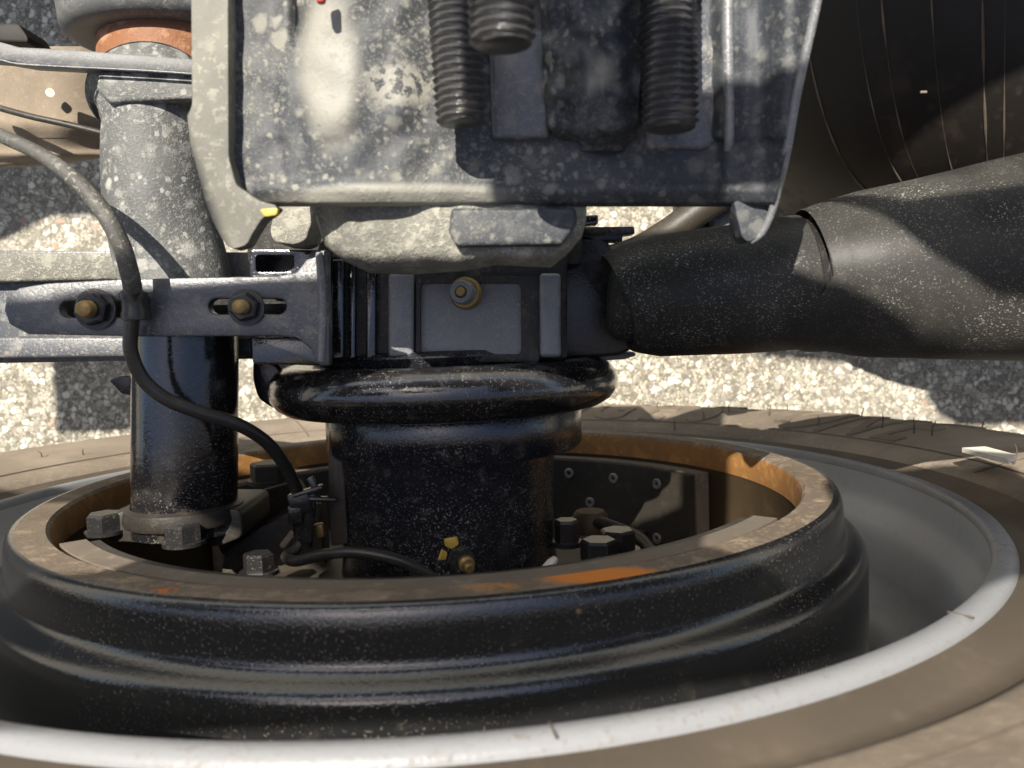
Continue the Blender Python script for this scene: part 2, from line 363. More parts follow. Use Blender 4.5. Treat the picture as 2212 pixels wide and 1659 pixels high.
def ground_mat():
    t = NT('exposed_aggregate_asphalt')
    nd = t.n('ShaderNodeVectorMath', operation='SCALE'); nz = t.n('ShaderNodeTexNoise'); nz.inputs['Scale'].default_value = 60; t.l(t.co, nz.inputs['Vector'])
    t.l(nz.outputs['Color'], nd.inputs[0]); nd.inputs['Scale'].default_value = .006
    ad = t.n('ShaderNodeVectorMath', operation='ADD'); t.l(t.co, ad.inputs[0]); t.l(nd.outputs[0], ad.inputs[1])
    vec = ad.outputs[0]
    col = t.voro(140, out='Color', vec=vec); d = t.voro(140, vec=vec); e = t.voro(140, 'DISTANCE_TO_EDGE', vec=vec)
    sep = t.n('ShaderNodeSeparateColor'); t.l(col, sep.inputs[0])
    r = t.n('ShaderNodeValToRGB'); t.l(sep.outputs[0], r.inputs[0])
    cr = r.color_ramp; cr.interpolation = 'LINEAR'
    for p, c in ((0, (.16, .145, .12)), (.25, (.33, .30, .245)), (.5, (.51, .47, .375)), (.75, (.65, .60, .485)), (.96, (.79, .745, .63)), (.992, (.42, .25, .18))):
        if p == 0: cr.elements[0].position = 0; cr.elements[0].color = (*c, 1)
        else:
            el = cr.elements.new(p); el.color = (*c, 1)
    cr.elements[-1].color = (.44, .28, .2, 1)
    small = t.voro(420, out='Color', vec=vec); ss = t.n('ShaderNodeSeparateColor'); t.l(small, ss.inputs[0])
    matrix = t.mix(ss.outputs[0], (.17, .15, .11), (.46, .41, .30))
    e2 = t.voro(310, 'DISTANCE_TO_EDGE', vec=vec); col2 = t.voro(310, out='Color', vec=vec); s2 = t.n('ShaderNodeSeparateColor'); t.l(col2, s2.inputs[0])
    r2 = t.n('ShaderNodeValToRGB'); t.l(s2.outputs[1], r2.inputs[0])
    r2.color_ramp.elements[0].color = (.13, .115, .09, 1); r2.color_ramp.elements[1].color = (.64, .595, .48, 1)
    matrix = t.mix(t.ramp(e2, .03, .2), (.15, .13, .095), r2.outputs[0])
    m = t.ramp(t.math('ADD', e, t.math('MULTIPLY', t.math('SUBTRACT', t.noise(260, 3), .5), .25)), .02, .16)
    m2 = t.math('MULTIPLY', m, t.ramp(sep.outputs[1], .42, .5))
    c = t.mix(m2, matrix, r.outputs[0])
    c = t.mix(t.ramp(t.noise(3, 3), .4, .7, 0, .25), c, (.36, .33, .28))
    t.l(c, t.p.inputs['Base Color']); t.p.inputs['Roughness'].default_value = .85
    h = t.math('ADD', t.math('MULTIPLY', m2, .8), t.math('MULTIPLY', t.noise(900, 3), .4))
    t.l(t.bump(h, .4, .0025), t.p.inputs['Normal'])
    return t.m
mat_ground = ground_mat()

# ------------------------------------------------------------------ setting: the pavement
GZ = -.512
bm = bmesh.new()
gs = [-200, -40, -8, -2, -1, -.5, 0, .5, 1, 2, 8, 40, 200]
gv = [[bm.verts.new((x, y, GZ)) for x in gs] for y in gs]
for j in range(len(gs) - 1):
    for i in range(len(gs) - 1): bm.faces.new((gv[j][i], gv[j][i + 1], gv[j + 1][i + 1], gv[j + 1][i]))
g = link_mesh('ground', bm, mat_ground, smooth=0); g['kind'] = 'structure'

# ------------------------------------------------------------------ light blockers: unseen plates added above, shaped for sun and shade
def channel(bm, p0, p1, wf, hw, t, side):
    """C-section along p0-p1 in a horizontal plane: top and bottom flange wf wide, web hw high"""
    p0 = Vector(p0); p1 = Vector(p1); d = (p1 - p0); L = d.length; mid = (p0 + p1) / 2; a = math.atan2(d.y, d.x); R_ = Euler((0, 0, a))
    n = Vector((-math.sin(a), math.cos(a), 0)) * side
    box(bm, mid + Vector((0, 0, t / 2)), (L, wf, t), R_, .001); box(bm, mid + Vector((0, 0, hw - t / 2)), (L, wf, t), R_, .001)
    box(bm, mid + n * (wf / 2 - t / 2) + Vector((0, 0, hw / 2)), (L, t - .0005, hw - 2 * t), R_, 0)
ch = thing('light_blockers', 'unseen black plates above the axle, added and cut to block sun and sky', 'light blocker', (0, .3, 1.0))
BLK_Z = 1.0
def flat(bm, pts, z, th=.006):
    b = bmesh.new(); f = b.faces.new([b.verts.new((x, y, z)) for x, y in pts])
    g_ = bmesh.ops.extrude_face_region(b, geom=[f])
    for v in [q for q in g_['geom'] if isinstance(q, bmesh.types.BMVert)]: v.co.z += th
    bmesh.ops.recalc_face_normals(b, faces=b.faces); join(bm, b)
blk_pts = [(-.43, .395), (-.19, .396), (-.10, .412), (.0, .452), (.14, .475), (.14, .545), (.055, .544), (.03, .552), (-.05, .573), (-.068, .53), (-.066, .472), (-.09, .449), (-.13, .47), (-.125, .60), (-.16, .60), (-.16, .572), (-.30, .572), (-.318, .632), (-.35, .632), (-.54, .622), (-.54, .55), (-.43, .54), (-.365, .505), (-.37, .464), (-.46, .462), (-.46, .40)]  # outline of an added plate, cut to throw the wanted shadow edges
blk_bm = bmesh.new(); flat(blk_bm, blk_pts, BLK_Z); link_mesh('sun_blocker_plate', blk_bm, mat_blocker, ch, 0)
pl2 = bmesh.new(); flat(pl2, [(-.206, .604), (-.206, .73), (-.136, .73), (-.136, .645), (-.10, .633), (-.06, .615), (-.023, .592), (.03, .574), (.055, .562), (.055, .545), (.03, .553), (-.05, .574), (-.11, .601)], BLK_Z); link_mesh('sun_blocker_plate', pl2, mat_blocker, ch, 0)  # added plate that shades the right half of the bracket
for q in ([(-3, .26), (-1.16, .26), (-1.16, 3), (-3, 3)], [(.62, .26), (3, .26), (3, 3), (.62, 3)], [(-1.15, .28), (-.56, .28), (-.56, .60), (-1.15, .60)], [(-.55, .87), (-.38, .87), (-.38, .98), (-.55, .98)], [(-.77, 1.14), (.61, 1.14), (.61, 3), (-.77, 3)], [(-.55, .985), (-.34, .985), (-.34, 1.13), (-.55, 1.13)]):  # added panels closing off open sky, gaps left for sun patches
    b = bmesh.new(); flat(b, q, BLK_Z + .0); link_mesh('sky_blocker_panel', b, mat_blocker, ch, 0)
blk_diag = bmesh.new(); flat(blk_diag, [(-.09, .70), (-.042, .652), (-.023, .627), (.008, .603), (.035, .598), (.042, .597), (.042, .655), (-.03, .66)], BLK_Z); link_mesh('diagonal_sun_blocker', blk_diag, mat_blocker, ch, 0)  # added strip casting the slanting shadow on the rod
blk_spring = bmesh.new(); flat(blk_spring, [(-.10, .895), (.0, .885), (.6, .885), (.6, 1.03), (-.10, 1.03)], BLK_Z); flat(blk_spring, [(.11, .835), (.125, .815), (.15, .80), (.3, .80), (.3, .884), (.115, .884), (.105, .86)], BLK_Z); link_mesh('spring_shade_plate', blk_spring, mat_blocker, ch, 0)  # added plates shading the air spring and the ground beside it
cm = bmesh.new(); flat(cm, [(-.965, .83), (-.78, .83), (-.78, .93), (-.965, .93)], BLK_Z); flat(cm, [(-1.7, 1.05), (-1.01, 1.068), (-.955, 1.094), (-.78, 1.088), (-.78, 1.9), (-1.7, 1.9)], BLK_Z); link_mesh('ground_shade_plate', cm, mat_blocker, ch, 0)  # added plates shading the ground at the left
blk_slab = bmesh.new(); box(blk_slab, (0, -1.07, .66), (5, 2, .03), None, .004); link_mesh('sky_blocker_slab', blk_slab, mat_blocker, ch, 0)  # added unseen slab, gives the drum wall something dark to reflect

# ------------------------------------------------------------------ wheel: tyre and rim (axis along y)
wheel = thing('wheel_assembly', 'dusty brown tyre on grey rim around the brake drum, filling the lower picture', 'wheel', (0, -.14, 0))
TP = [(.300, -.05), (.3030, -.014), (.3068, -.0122), (.318, -.0165), (.328, -.016), (.3325, -.0115), (.336, -.0085), (.3385, -.0075), (.345, -.0062), (.36, -.002), (.38, .0015),
      (.40, .004), (.42, .0045), (.44, .002), (.455, -.0015), (.468, -.006), (.48, -.013), (.489, -.023), (.496, -.036), (.500, -.05), (.506, -.058), (.5085, -.07)]
tread = []
yy = -.07
for k in range(4):
    tread += [(.511, yy), (.511, yy - .037), (.497, yy - .039), (.497, yy - .047)]; yy -= .049
tread += [(.511, yy), (.511, yy - .02), (.505, yy - .035), (.48, yy - .055), (.42, yy - .07), (.34, yy - .055), (.31, yy - .04), (.300, yy - .02)]
bm = bmesh.new(); lathe(bm, TP[5:] + tread, (0, 0, 0), (0, 1, 0), 220); tyre = link_mesh('tyre', bm, mat_tyre, wheel, 35)
bm = bmesh.new(); lathe(bm, TP[:6], (0, 0, 0), (0, 1, 0), 220); link_mesh('bead_band', bm, mat_groove, tyre, 50)  # shade of the groove is put into this band's darker colour
def tyre_y(R_): return lerp(TP[2:], R_)
RP = [(.3045, -.034), (.3052, -.016), (.3050, -.0122), (.3035, -.0098), (.3005, -.0088), (.297, -.0088), (.2952, -.0102), (.2945, -.014)]
RB = [(.2945, -.014), (.2942, -.027), (.2925, -.034), (.288, -.043), (.2845, -.053), (.2832, -.075), (.281, -.088), (.274, -.098), (.2655, -.108), (.262, -.125), (.2615, -.19), (.258, -.2), (.10, -.2)]
bm = bmesh.new(); lathe(bm, RB, (0, 0, 0), (0, 1, 0), 220); rim = link_mesh('rim', bm, mat_rim, wheel, 45)
bm = bmesh.new(); lathe(bm, RP, (0, 0, 0), (0, 1, 0), 220); link_mesh('rim_flange', bm, mat_flange, rim, 60)
# dark marks across the flange
for u, v in ((1197, 1580), (2110, 1335)):
    p = Q(u, v, -.0088); a = math.atan2(p.z, p.x)
    bm = bmesh.new(); b = bmesh.new()
    c = Vector((math.cos(a) * .2999, -.0096, math.sin(a) * .2999))
    box(bm, c + Vector((0, .0006, 0)), (.009, .0009, .0007), Euler((0, -a, 0)), .0003)
    link_mesh('dark_mark', bm, mat_groove, rim)
# raised lettering on the sidewall, reading outwards
XS = .58
def letters(word, th_mid, R0, size, adv, shear=.35, ext=.0012):
    n = len(word)
    for i, chr_ in enumerate(word):
        cu = bpy.data.curves.new('glyph', 'FONT'); cu.body = chr_; cu.size = size; cu.shear = shear; cu.extrude = ext; cu.align_x = 'CENTER'; cu.resolution_u = 3; cu.bevel_depth = .0003
        o = bpy.data.objects.new('glyph', cu); COL.objects.link(o)
        me = o.to_mesh(); b = bmesh.new(); b.from_mesh(me); o.to_mesh_clear()
        bpy.data.objects.remove(o); bpy.data.curves.remove(cu)
        bmesh.ops.subdivide_edges(b, edges=[e for e in b.edges if e.calc_length() > .012], cuts=3, use_grid_fill=False)
        bmesh.ops.triangulate(b, faces=b.faces)
        for v in b.verts:
            th = th_mid + ((i - (n - 1) / 2) * adv + v.co.x * XS) / (R0 + size * .35); R_ = R0 + v.co.y
            v.co = Vector((math.cos(th) * R_, tyre_y(R_) + v.co.z + .0002, math.sin(th) * R_))
        bmesh.ops.recalc_face_normals(b, faces=b.faces)
        link_mesh('raised_letter', b, mat_letter, tyre, 30)
letters('BRIDGESTONE', math.radians(-59.5), .357, .115, .0527, shear=.28, ext=.0008)
# rubber hairs, mould seams and the paper tag on the sidewall
hr = bmesh.new(); random.seed(4)
for u, v, hgt in ((1457, 905, .012), (1520, 900, .010), (1575, 893, .009), (1660, 900, .011), (1766, 915, .010), (1905, 925, .013), (1974, 935, .013), (2013, 940, .012), (1860, 905, .008), (2190, 990, .014), (1420, 886, .008), (180, 975, .006), (90, 985, .006), (2120, 925, .008), (1700, 888, .008)):
    p = Q(u, v, .002); R_ = math.hypot(p.x, p.z); p = Vector((p.x, tyre_y(R_) - .0005, p.z))
    b = bmesh.new(); tube(b, [p, p + Vector((random.uniform(-.001, .001), hgt * .6, .002)), p + Vector((random.uniform(-.002, .002), hgt, .003))], [.0006, .0005, .0003], 6, 4)
    link_mesh('rubber_hair', b, mat_groove, tyre)
hr.free()
def radial_seam(th, R0, R1, wd=.0008):
    b = bmesh.new(); pts = []
    for k in range(9):
        R_ = R0 + (R1 - R0) * k / 8; pts.append((math.cos(th) * R_, tyre_y(R_), math.sin(th) * R_))
    tube(b, pts, wd, 6, 3); link_mesh('mould_seam', b, mat_groove, tyre)
for u, v in ((1572, 1640), (1700, 1655), (110, 1650), (2180, 1000), (650, 925), (205, 935)):
    p = Q(u, v, -.002); radial_seam(math.atan2(p.z, p.x), .339, .45)
b = bmesh.new(); lathe(b, [(.3525, tyre_y(.3525) - .0006), (.3535, tyre_y(.3535) + .0009), (.3545, tyre_y(.3545) - .0006)], (0, 0, 0), (0, 1, 0), 220); link_mesh('sidewall_rib', b, mat_groove, tyre)
tg = [Q(2078, 967, .008), Q(2128, 964, .008), Q(2196, 982, .008), Q(2178, 992, .008)]
b = bmesh.new(); vs = [b.verts.new(p) for p in tg]; fc = b.faces.new(vs); gx = bmesh.ops.extrude_face_region(b, geom=[fc])
for v in [x for x in gx['geom'] if isinstance(x, bmesh.types.BMVert)]: v.co.y -= .003
bmesh.ops.recalc_face_normals(b, faces=b.faces); link_mesh('paper_tag', b, mat_label, tyre, 20)

# ------------------------------------------------------------------ brake drum
drum = thing('brake_drum', 'black brake drum with rusty brown open rim inside the grey wheel', 'brake drum', (0, -.1, 0))
DO = [(.2262, .0040), (.2280, .0038), (.2292, .0029), (.2300, .0015), (.2306, -.0005), (.2310, -.003), (.23125, -.006), (.2314, -.010), (.2315, -.0135), (.2318, -.0160), (.2325, -.0176), (.2337, -.0189), (.2365, -.0203), (.2395, -.0217), (.2412, -.0232), (.2423, -.0252), (.2428, -.0275), (.2430, -.031), (.2431, -.16), (.1, -.165)]
bm = bmesh.new(); lathe(bm, DO, (0, 0, 0), (0, 1, 0), 220); link_mesh('outer_wall', bm, mat_drum, drum, 50)
bm = bmesh.new(); lathe(bm, [(.2110, .0022), (.2125, .0038), (.2262, .0040)], (0, 0, 0), (0, 1, 0), 220); link_mesh('rim_face', bm, mat_face, drum, 40)
bm = bmesh.new(); lathe(bm, [(.2100, -.0135), (.2100, -.001), (.2110, .0022)], (0, 0, 0), (0, 1, 0), 220); link_mesh('rusty_lip', bm, mat_lip, drum, 40)
bm = bmesh.new(); lathe(bm, [(.2100, -.0135), (.2107, -.0150), (.2107, -.158), (.1, -.163)], (0, 0, 0), (0, 1, 0), 220); link_mesh('friction_wall', bm, mat_fric, drum, 40)

# ------------------------------------------------------------------ brake shoes
def ang(p): return math.degrees(math.atan2(p.z, p.x))
def shoe(label, a0, a1, ytop, rivets):
    s = thing('brake_shoe', label, 'brake shoe', (0, ytop - .08, 0), 'brake shoes inside the drum')
    b = bmesh.new(); lathe(b, [(.1975, ytop), (.2088, ytop), (.2088, ytop - .14), (.1975, ytop - .14)], (0, 0, 0), (0, 1, 0), 90, a0, a1, True); link_mesh('lining', b, mat_lining, s, 30)
    b = bmesh.new(); lathe(b, [(.1920, ytop - .001), (.1972, ytop - .001), (.1972, ytop - .139), (.1920, ytop - .139)], (0, 0, 0), (0, 1, 0), 90, a0 + .6, a1 - .6, True); link_mesh('shoe_table', b, mat_shoe, s, 30)
    b = bmesh.new()
    for yw in (ytop - .05, ytop - .095): lathe(b, [(.135, yw), (.1918, yw), (.1918, yw - .009), (.135, yw - .009)], (0, 0, 0), (0, 1, 0), 60, a0 + 14, a1 - 14, True)
    link_mesh('web', b, mat_inner, s, 30)
    first = None
    for (a, y) in rivets:
        t = math.radians(a); n = Vector((-math.cos(t), 0, -math.sin(t)))
        b = bmesh.new(); lathe(b, [(.0022, -.002), (.0040, -.0006), (.0043, .0006), (.0034, .0014), (.0018, .0012), (.0012, -.0012), (0, -.0012)], Vector((math.cos(t) * .1918, y, math.sin(t) * .1918)), n, 14)
        link_mesh('rivet', b, mat_rivet, s, 30)
    return s
yt = -.016
def on_cyl(u, v, R_):
    d = ray(u, v); A = d.x ** 2 + d.z ** 2; B = CAM.x * d.x + CAM.z * d.z; C_ = CAM.x ** 2 + CAM.z ** 2 - R_ ** 2
    return CAM + d * ((-B + math.sqrt(max(B * B - A * C_, 0))) / A)
a_end = ang(on_cyl(1503, 990, .1975))          # right-hand end of the far shoe
riv = []
for u, v in ((1230, 1022), (1326, 1033), (1420, 1045), (1275, 1085), (1420, 1163)):
    # intersect the view ray with the inner cylinder
    d = ray(u, v); A = d.x ** 2 + d.z ** 2; B = CAM.x * d.x + CAM.z * d.z; C_ = CAM.x ** 2 + CAM.z ** 2 - .192 ** 2
    k = (-B + math.sqrt(max(B * B - A * C_, 0))) / A; p = CAM + d * k; riv.append((ang(p), p.y))
shoe('far brake shoe with a row of rivets on its dark inner face', -150, a_end, yt, riv)
a_l = ang(Q(165, 1180, 0)); a_r = ang(Q(1655, 1128, 0))
shoe('near brake shoe showing only its tan upper edge along the front of the drum rim', a_r, a_l, .0026, [])

# ------------------------------------------------------------------ spider / anchor plate with bolts, inside the drum
sp = thing('brake_spider', 'dark dusty anchor plate with hex bolts at the foot of the axle, inside the drum', 'brake plate', (0, -.06, 0))
bm = bmesh.new(); lathe(bm, [(.03, -.062), (.105, -.062), (.108, -.058), (.108, -.052), (.104, -.050), (.03, -.048)], (0, 0, 0), (0, 1, 0), 64); link_mesh('plate', bm, mat_inner, sp, 30)
bm = bmesh.new(); lathe(bm, [(.03, -.14), (.19, -.14), (.19, -.15), (.03, -.15)], (0, 0, 0), (0, 1, 0), 64); link_mesh('hub_back', bm, mat_shoe, sp, 30)
for u, v, z, r, h, ro in ((1295, 1218, .055, .0105, .014, 10), (1335, 1194, .030, .0105, .014, 25), (1225, 1178, .012, .0075, .016, 5), (560, 1240, .055, .0085, .012, 0)):
    p = P(u, v, z); bm = bmesh.new(); hexbolt(bm, p, (0, 1, 0), r, h, 1.25, ro); link_mesh('bolt', bm, mat_bolt, sp, 25)
# curved dust lip and rusty pad at the right of the plate
bm = bmesh.new()
pts = [P(1235, 1128, -.07), P(1290, 1128, -.06), P(1340, 1143, -.045), P(1385, 1165, -.02), P(1415, 1200, .01)]
tube(bm, pts, [.0042, .0042, .004, .004, .0035], 10, 8); link_mesh('dust_lip', bm, mat_shoe, sp)
bm = bmesh.new(); lathe(bm, [(0, .005), (.010, .005), (.0125, .002), (.0125, -.01)], P(1275, 1118, -.07), (0, 1, 0), 30); link_mesh('anchor_pin', bm, mat_fric, sp)
bm = bmesh.new(); tube(bm, [P(1170, 1236, .07), P(1190, 1218, .068), P(1200, 1205, .066)], [.0022, .003, .0016], 8, 5); link_mesh('weld_bead', bm, mat_label, sp)

# ------------------------------------------------------------------ axle end: tube, collar, ring, boss
axle = thing('axle_housing', 'black axle housing rising from the drum with a square panelled head', 'axle', (0, .05, 0))
bm = bmesh.new(); lathe(bm, [(.069, -.060), (.0668, -.052), (.0652, -.04), (.0645, -.03), (.0648, -.01), (.0662, .012), (.068, .0315), (.068, .06)], (.0045, 0, 0), (0, 1, 0), 72); link_mesh('tube', bm, mat_cast, axle, 40)
bm = bmesh.new(); lathe(bm, [(.067, .0225), (.0755, .0235), (.0775, .026), (.0775, .0475), (.076, .05), (.067, .051)], (.0105, 0, 0), (0, 1, 0), 72); link_mesh('collar', bm, mat_cast, axle, 40)
bm = bmesh.new(); ringp = []
for k in range(16):
    a = 2 * math.pi * k / 16; ringp.append((.089 + .0158 * math.cos(a), .0625 + .0145 * math.sin(a)))
lathe(bm, ringp, (.0055, 0, 0), (0, 1, 0), 90, 0, 360, True); link_mesh('ring', bm, mat_black, axle, 60)
bm = bmesh.new(); lathe(bm, [(.06, .075), (.074, .076), (.076, .081), (.073, .084), (.06, .0845)], (.002, 0, 0), (0, 1, 0), 60); link_mesh('shoulder', bm, mat_cast, axle, 50)
# boss: body with a framed recess, two ribs, a groove on its left
bz = .070
bm = bmesh.new()
prism(bm, rounded([(712, 545), (1226, 545), (1226, 778), (712, 778)], 14), bz - .006, .12, bev=.004, seg=3); link_mesh('boss', bm, mat_border, axle, 35)
bm = bmesh.new()
prism(bm, rounded([(898, 596), (1165, 596), (1165, 782), (898, 782)], 8), bz, .02, holes=[rounded([(908, 613), (1126, 613), (1126, 766), (908, 766)], 12)], bev=.0009)
link_mesh('panel_border', bm, mat_border, axle, 35)
bm = bmesh.new(); prism(bm, rounded([(903, 604), (1132, 604), (1132, 772), (903, 772)], 6), bz - .0035, .012, bev=0); link_mesh('panel', bm, mat_panel, axle)
for (u0, u1) in ((838, 893), (1166, 1212)):
    bm = bmesh.new(); prism(bm, rounded([(u0, 590), (u1, 590), (u1, 772), (u0, 772)], 10), bz + .003, .02, bev=.0022, seg=3); link_mesh('rib', bm, mat_panel, axle, 35)
for (u0, u1, dz) in ((716, 742, -.001), (752, 768, -.003), (790, 812, -.002)):
    bm = bmesh.new(); prism(bm, rounded([(u0, 560), (u1, 560), (u1, 776), (u0, 776)], 6), bz + dz, .02, bev=.0018, seg=3); link_mesh('rib', bm, mat_black, axle, 35)
bm = bmesh.new(); prism(bm, [(530, 330), (1258, 330), (1258, 575), (530, 575)], .05, .10, bev=.004); link_mesh('beam', bm, mat_border, axle, 35)
# vertical flat strip on the left of the tube
bm = bmesh.new(); prism(bm, rounded([(712, 905), (738, 905), (742, 1000), (752, 1175), (715, 1180), (708, 1000)], 6), .035, .02, bev=.002, seg=2); link_mesh('side_strip', bm, mat_inner, axle, 35)
# grease nipple on the boss
gn = P(1008, 634, bz - .001)
ax_n = Vector((-.2, .04, 1)).normalized()
bm = bmesh.new(); lathe(bm, [(0, -.001), (.0085, -.001), (.0085, .003), (.0075, .0045), (.0058, .005)], gn, ax_n, 28); nip = link_mesh('grease_fitting', bm, mat_brass, axle, 35)
bm = bmesh.new(); lathe(bm, [(.0062, .004), (.0064, .011), (.0055, .0125), (.0032, .0125), (.0030, .010), (0, .010)], gn, ax_n, 24); link_mesh('nipple_cap', bm, mat_panel, nip, 35)
bm = bmesh.new(); lathe(bm, [(.0027, .009), (.0027, .0128), (.002, .0138), (0, .0138)], gn, ax_n, 16); link_mesh('nipple_ball', bm, mat_brass, nip, 35)
# two painted plug bolts low on the tube
plug = []
for (u, v, r, h, tilt) in ((948, 1192, .0055, .003, (-.6, .2, 1)), ):
    bm = bmesh.new(); lathe(bm, [(0, .003), (.0042, .003), (.0062, .001), (.0062, -.004)], P(u, v, .0605), Vector(tilt), 18); o = link_mesh('plug', bm, mat_yellow, axle, 35); o.scale = (1, 1, 1)
bm = bmesh.new(); hexbolt(bm, P(995, 1206, .0605), Vector((.1, .1, 1)), .0078, .006, 1.15, 10); hb = link_mesh('bleed_nut', bm, mat_bolt, axle, 25)
bm = bmesh.new(); lathe(bm, [(.0045, .002), (.0045, .008), (.003, .009), (.003, .014), (.002, .015), (0, .015)], P(1003, 1208, .0605), Vector((.25, -.1, 1)), 18); link_mesh('bleed_stem', bm, mat_brass, hb, 35)
bm = bmesh.new(); prism(bm, rounded([(958, 1165), (988, 1160), (992, 1178), (975, 1188), (960, 1180)], 5), .066, .008, bev=.0015); link_mesh('paint_dab', bm, mat_yellow, axle)
bm = bmesh.new(); prism(bm, rounded([(930, 1170), (944, 1158), (950, 1200), (985, 1240), (1010, 1252), (940, 1252)], 6), .064, .012, bev=.0015); link_mesh('fitting_block', bm, mat_cast, axle)

# ------------------------------------------------------------------ spring pad (mud caked block between bracket and boss)
pad = thing('spring_pad', 'mud caked pad sticking out under the bracket and over the axle head', 'pad', P(970, 520, .15))
bm = bmesh.new()
def zpad(u, v):
    z = .172 + .010 * interp([(690, -1), (760, .3), (900, .6), (1100, .6), (1265, 0)], u)
    z -= interp([(500, 0), (545, .001), (575, .006), (592, .014)], v)
    z += .0016 * mnoise.noise(Vector((u / 60, v / 60, 1)))
    return z
botv = [(682, 470), (700, 530), (740, 562), (800, 590), (880, 594), (1000, 586), (1070, 573), (1190, 578), (1230, 545), (1258, 510), (1268, 470)]
def padv(u): return lerp(botv, u)
F_ = [];NV = 18;NU = 60;B_ = []
for j in range(NV + 1):
    row = [];rb = []
    for i in range(NU + 1):
        u = 683 + (1267 - 683) * i / NU; v = 400 + (padv(u) - 400) * j / NV
        p = P(u, v, zpad(u, v) - (.007 * max(0, (j - NV + 3) / 3) ** 2 if j > NV - 3 else 0)); row.append(bm.verts.new(p)); rb.append(bm.verts.new(p + Vector((0, .002, -.028))))
    F_.append(row); B_.append(rb)
for j in range(NV):
    for i in range(NU):
        bm.faces.new((F_[j][i], F_[j + 1][i], F_[j + 1][i + 1], F_[j][i + 1])); bm.faces.new((B_[j][i], B_[j][i + 1], B_[j + 1][i + 1], B_[j + 1][i]))
for i in range(NU):
    for j in (0, NV): bm.faces.new((F_[j][i], F_[j][i + 1], B_[j][i + 1], B_[j][i]))
for j in range(NV):
    for i in (0, NU): bm.faces.new((F_[j][i], F_[j + 1][i], B_[j + 1][i], B_[j][i]))
bmesh.ops.recalc_face_normals(bm, faces=bm.faces); link_mesh('body', bm, mat_pad, pad, 60)
bm = bmesh.new(); prism(bm, rounded([(975, 449), (1245, 449), (1248, 482), (1215, 528), (985, 532), (968, 500)], 10), .1835, .012, bev=.003, seg=3); link_mesh('top_plate', bm, mat_bracket, pad, 40)
bm = bmesh.new(); prism(bm, rounded([(598, 430), (690, 430), (660, 520), (640, 528), (592, 524), (582, 500)], 14), .105, .03, bev=.006, seg=3); link_mesh('stub', bm, mat_pad, pad, 40)

# ------------------------------------------------------------------ mounting bracket (pressed steel, nearest to the camera)
br = thing('mounting_bracket', 'large mud splashed grey pressed steel bracket hanging in from the top centre', 'bracket', P(1080, 200, .19))
bz0 = .182
def zbr(u, v):
    ul = lerp([(0, 412), (230, 415), (310, 412), (440, 445)], v)
    z = bz0
    slt = interp([(20, 1), (150, 0)], v)
    z += interp([(410, .003), (430, .005), (492, .005), (508, .001), (530, 0), (600, .001), (636, .003), (655, -.006 * slt + .003), (690, .0045), (760, .007), (860, .005), (940, .0015), (1060, 0), (1500, 0), (1545, .002), (1575, .008), (1640, .013), (1720, .024), (1772, .032)], u + (12 if v < 300 else 0))
    k = interp([(235, 1), (320, 0)], v)
    dome = interp([(640, 0), (700, 1), (860, .8), (960, 0)], u) * (.0 + .003 * k)
    z += dome
    z -= interp([(415, 0), (432, .0008), (442, .0035)], v)
    z += interp([(385, 0), (402, .0014), (415, .0014), (425, 0)], v)
    z += .0007 * math.sin(u * .043 + 1.3 * math.sin(v * .021)) * math.sin(v * .037 + u * .01)
    return z
bm = bmesh.new()
relief(bm, lambda v: lerp([(-120, 412), (0, 413), (228, 415), (250, 404), (300, 410), (360, 425), (442, 447)], v), lambda v: lerp([(-120, 1800), (0, 1768), (200, 1722), (330, 1698), (442, 1672)], v), -120, 442, zbr, .006, 150, 70)
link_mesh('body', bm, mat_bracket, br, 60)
bm = bmesh.new(); prism(bm, rounded([(412, -120), (413, 0), (415, 228), (404, 252), (410, 310), (424, 362), (440, 425), (455, 470), (482, 522), (500, 539), (532, 530), (545, 505), (566, 472), (588, 458), (600, 444), (560, 434), (510, 400), (494, 340), (492, 0), (492, -120)], 9), bz0 + .0090, .010, bev=.0035, seg=3); link_mesh('left_wall', bm, mat_wall, br, 40)
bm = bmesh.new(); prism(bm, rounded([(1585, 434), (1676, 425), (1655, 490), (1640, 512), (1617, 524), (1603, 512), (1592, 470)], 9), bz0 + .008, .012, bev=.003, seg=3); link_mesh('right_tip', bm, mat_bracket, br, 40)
bm = bmesh.new()
tube(bm, [P(1772, -60, bz0 + .0335), P(1766, 0, bz0 + .033), P(1722, 200, bz0 + .026), P(1699, 330, bz0 + .021), P(1672, 442, bz0 + .012), P(1648, 500, bz0 + .008), P(1622, 523, bz0 + .006)], [.0016, .0016, .0016, .0016, .0015, .0014, .001], 8, 8); link_mesh('rolled_edge', bm, mat_panel, br, 60)
# bright weld bead down the inside of the right wall
bm = bmesh.new(); tube(bm, [P(1572, -60, bz0 + .010), P(1572, 60, bz0 + .010), P(1574, 180, bz0 + .0095), P(1576, 300, bz0 + .0085), P(1570, 330, bz0 + .004)], [.0022, .0022, .002, .002, .0012], 8, 8); link_mesh('weld_bead', bm, mat_panel, br, 60)
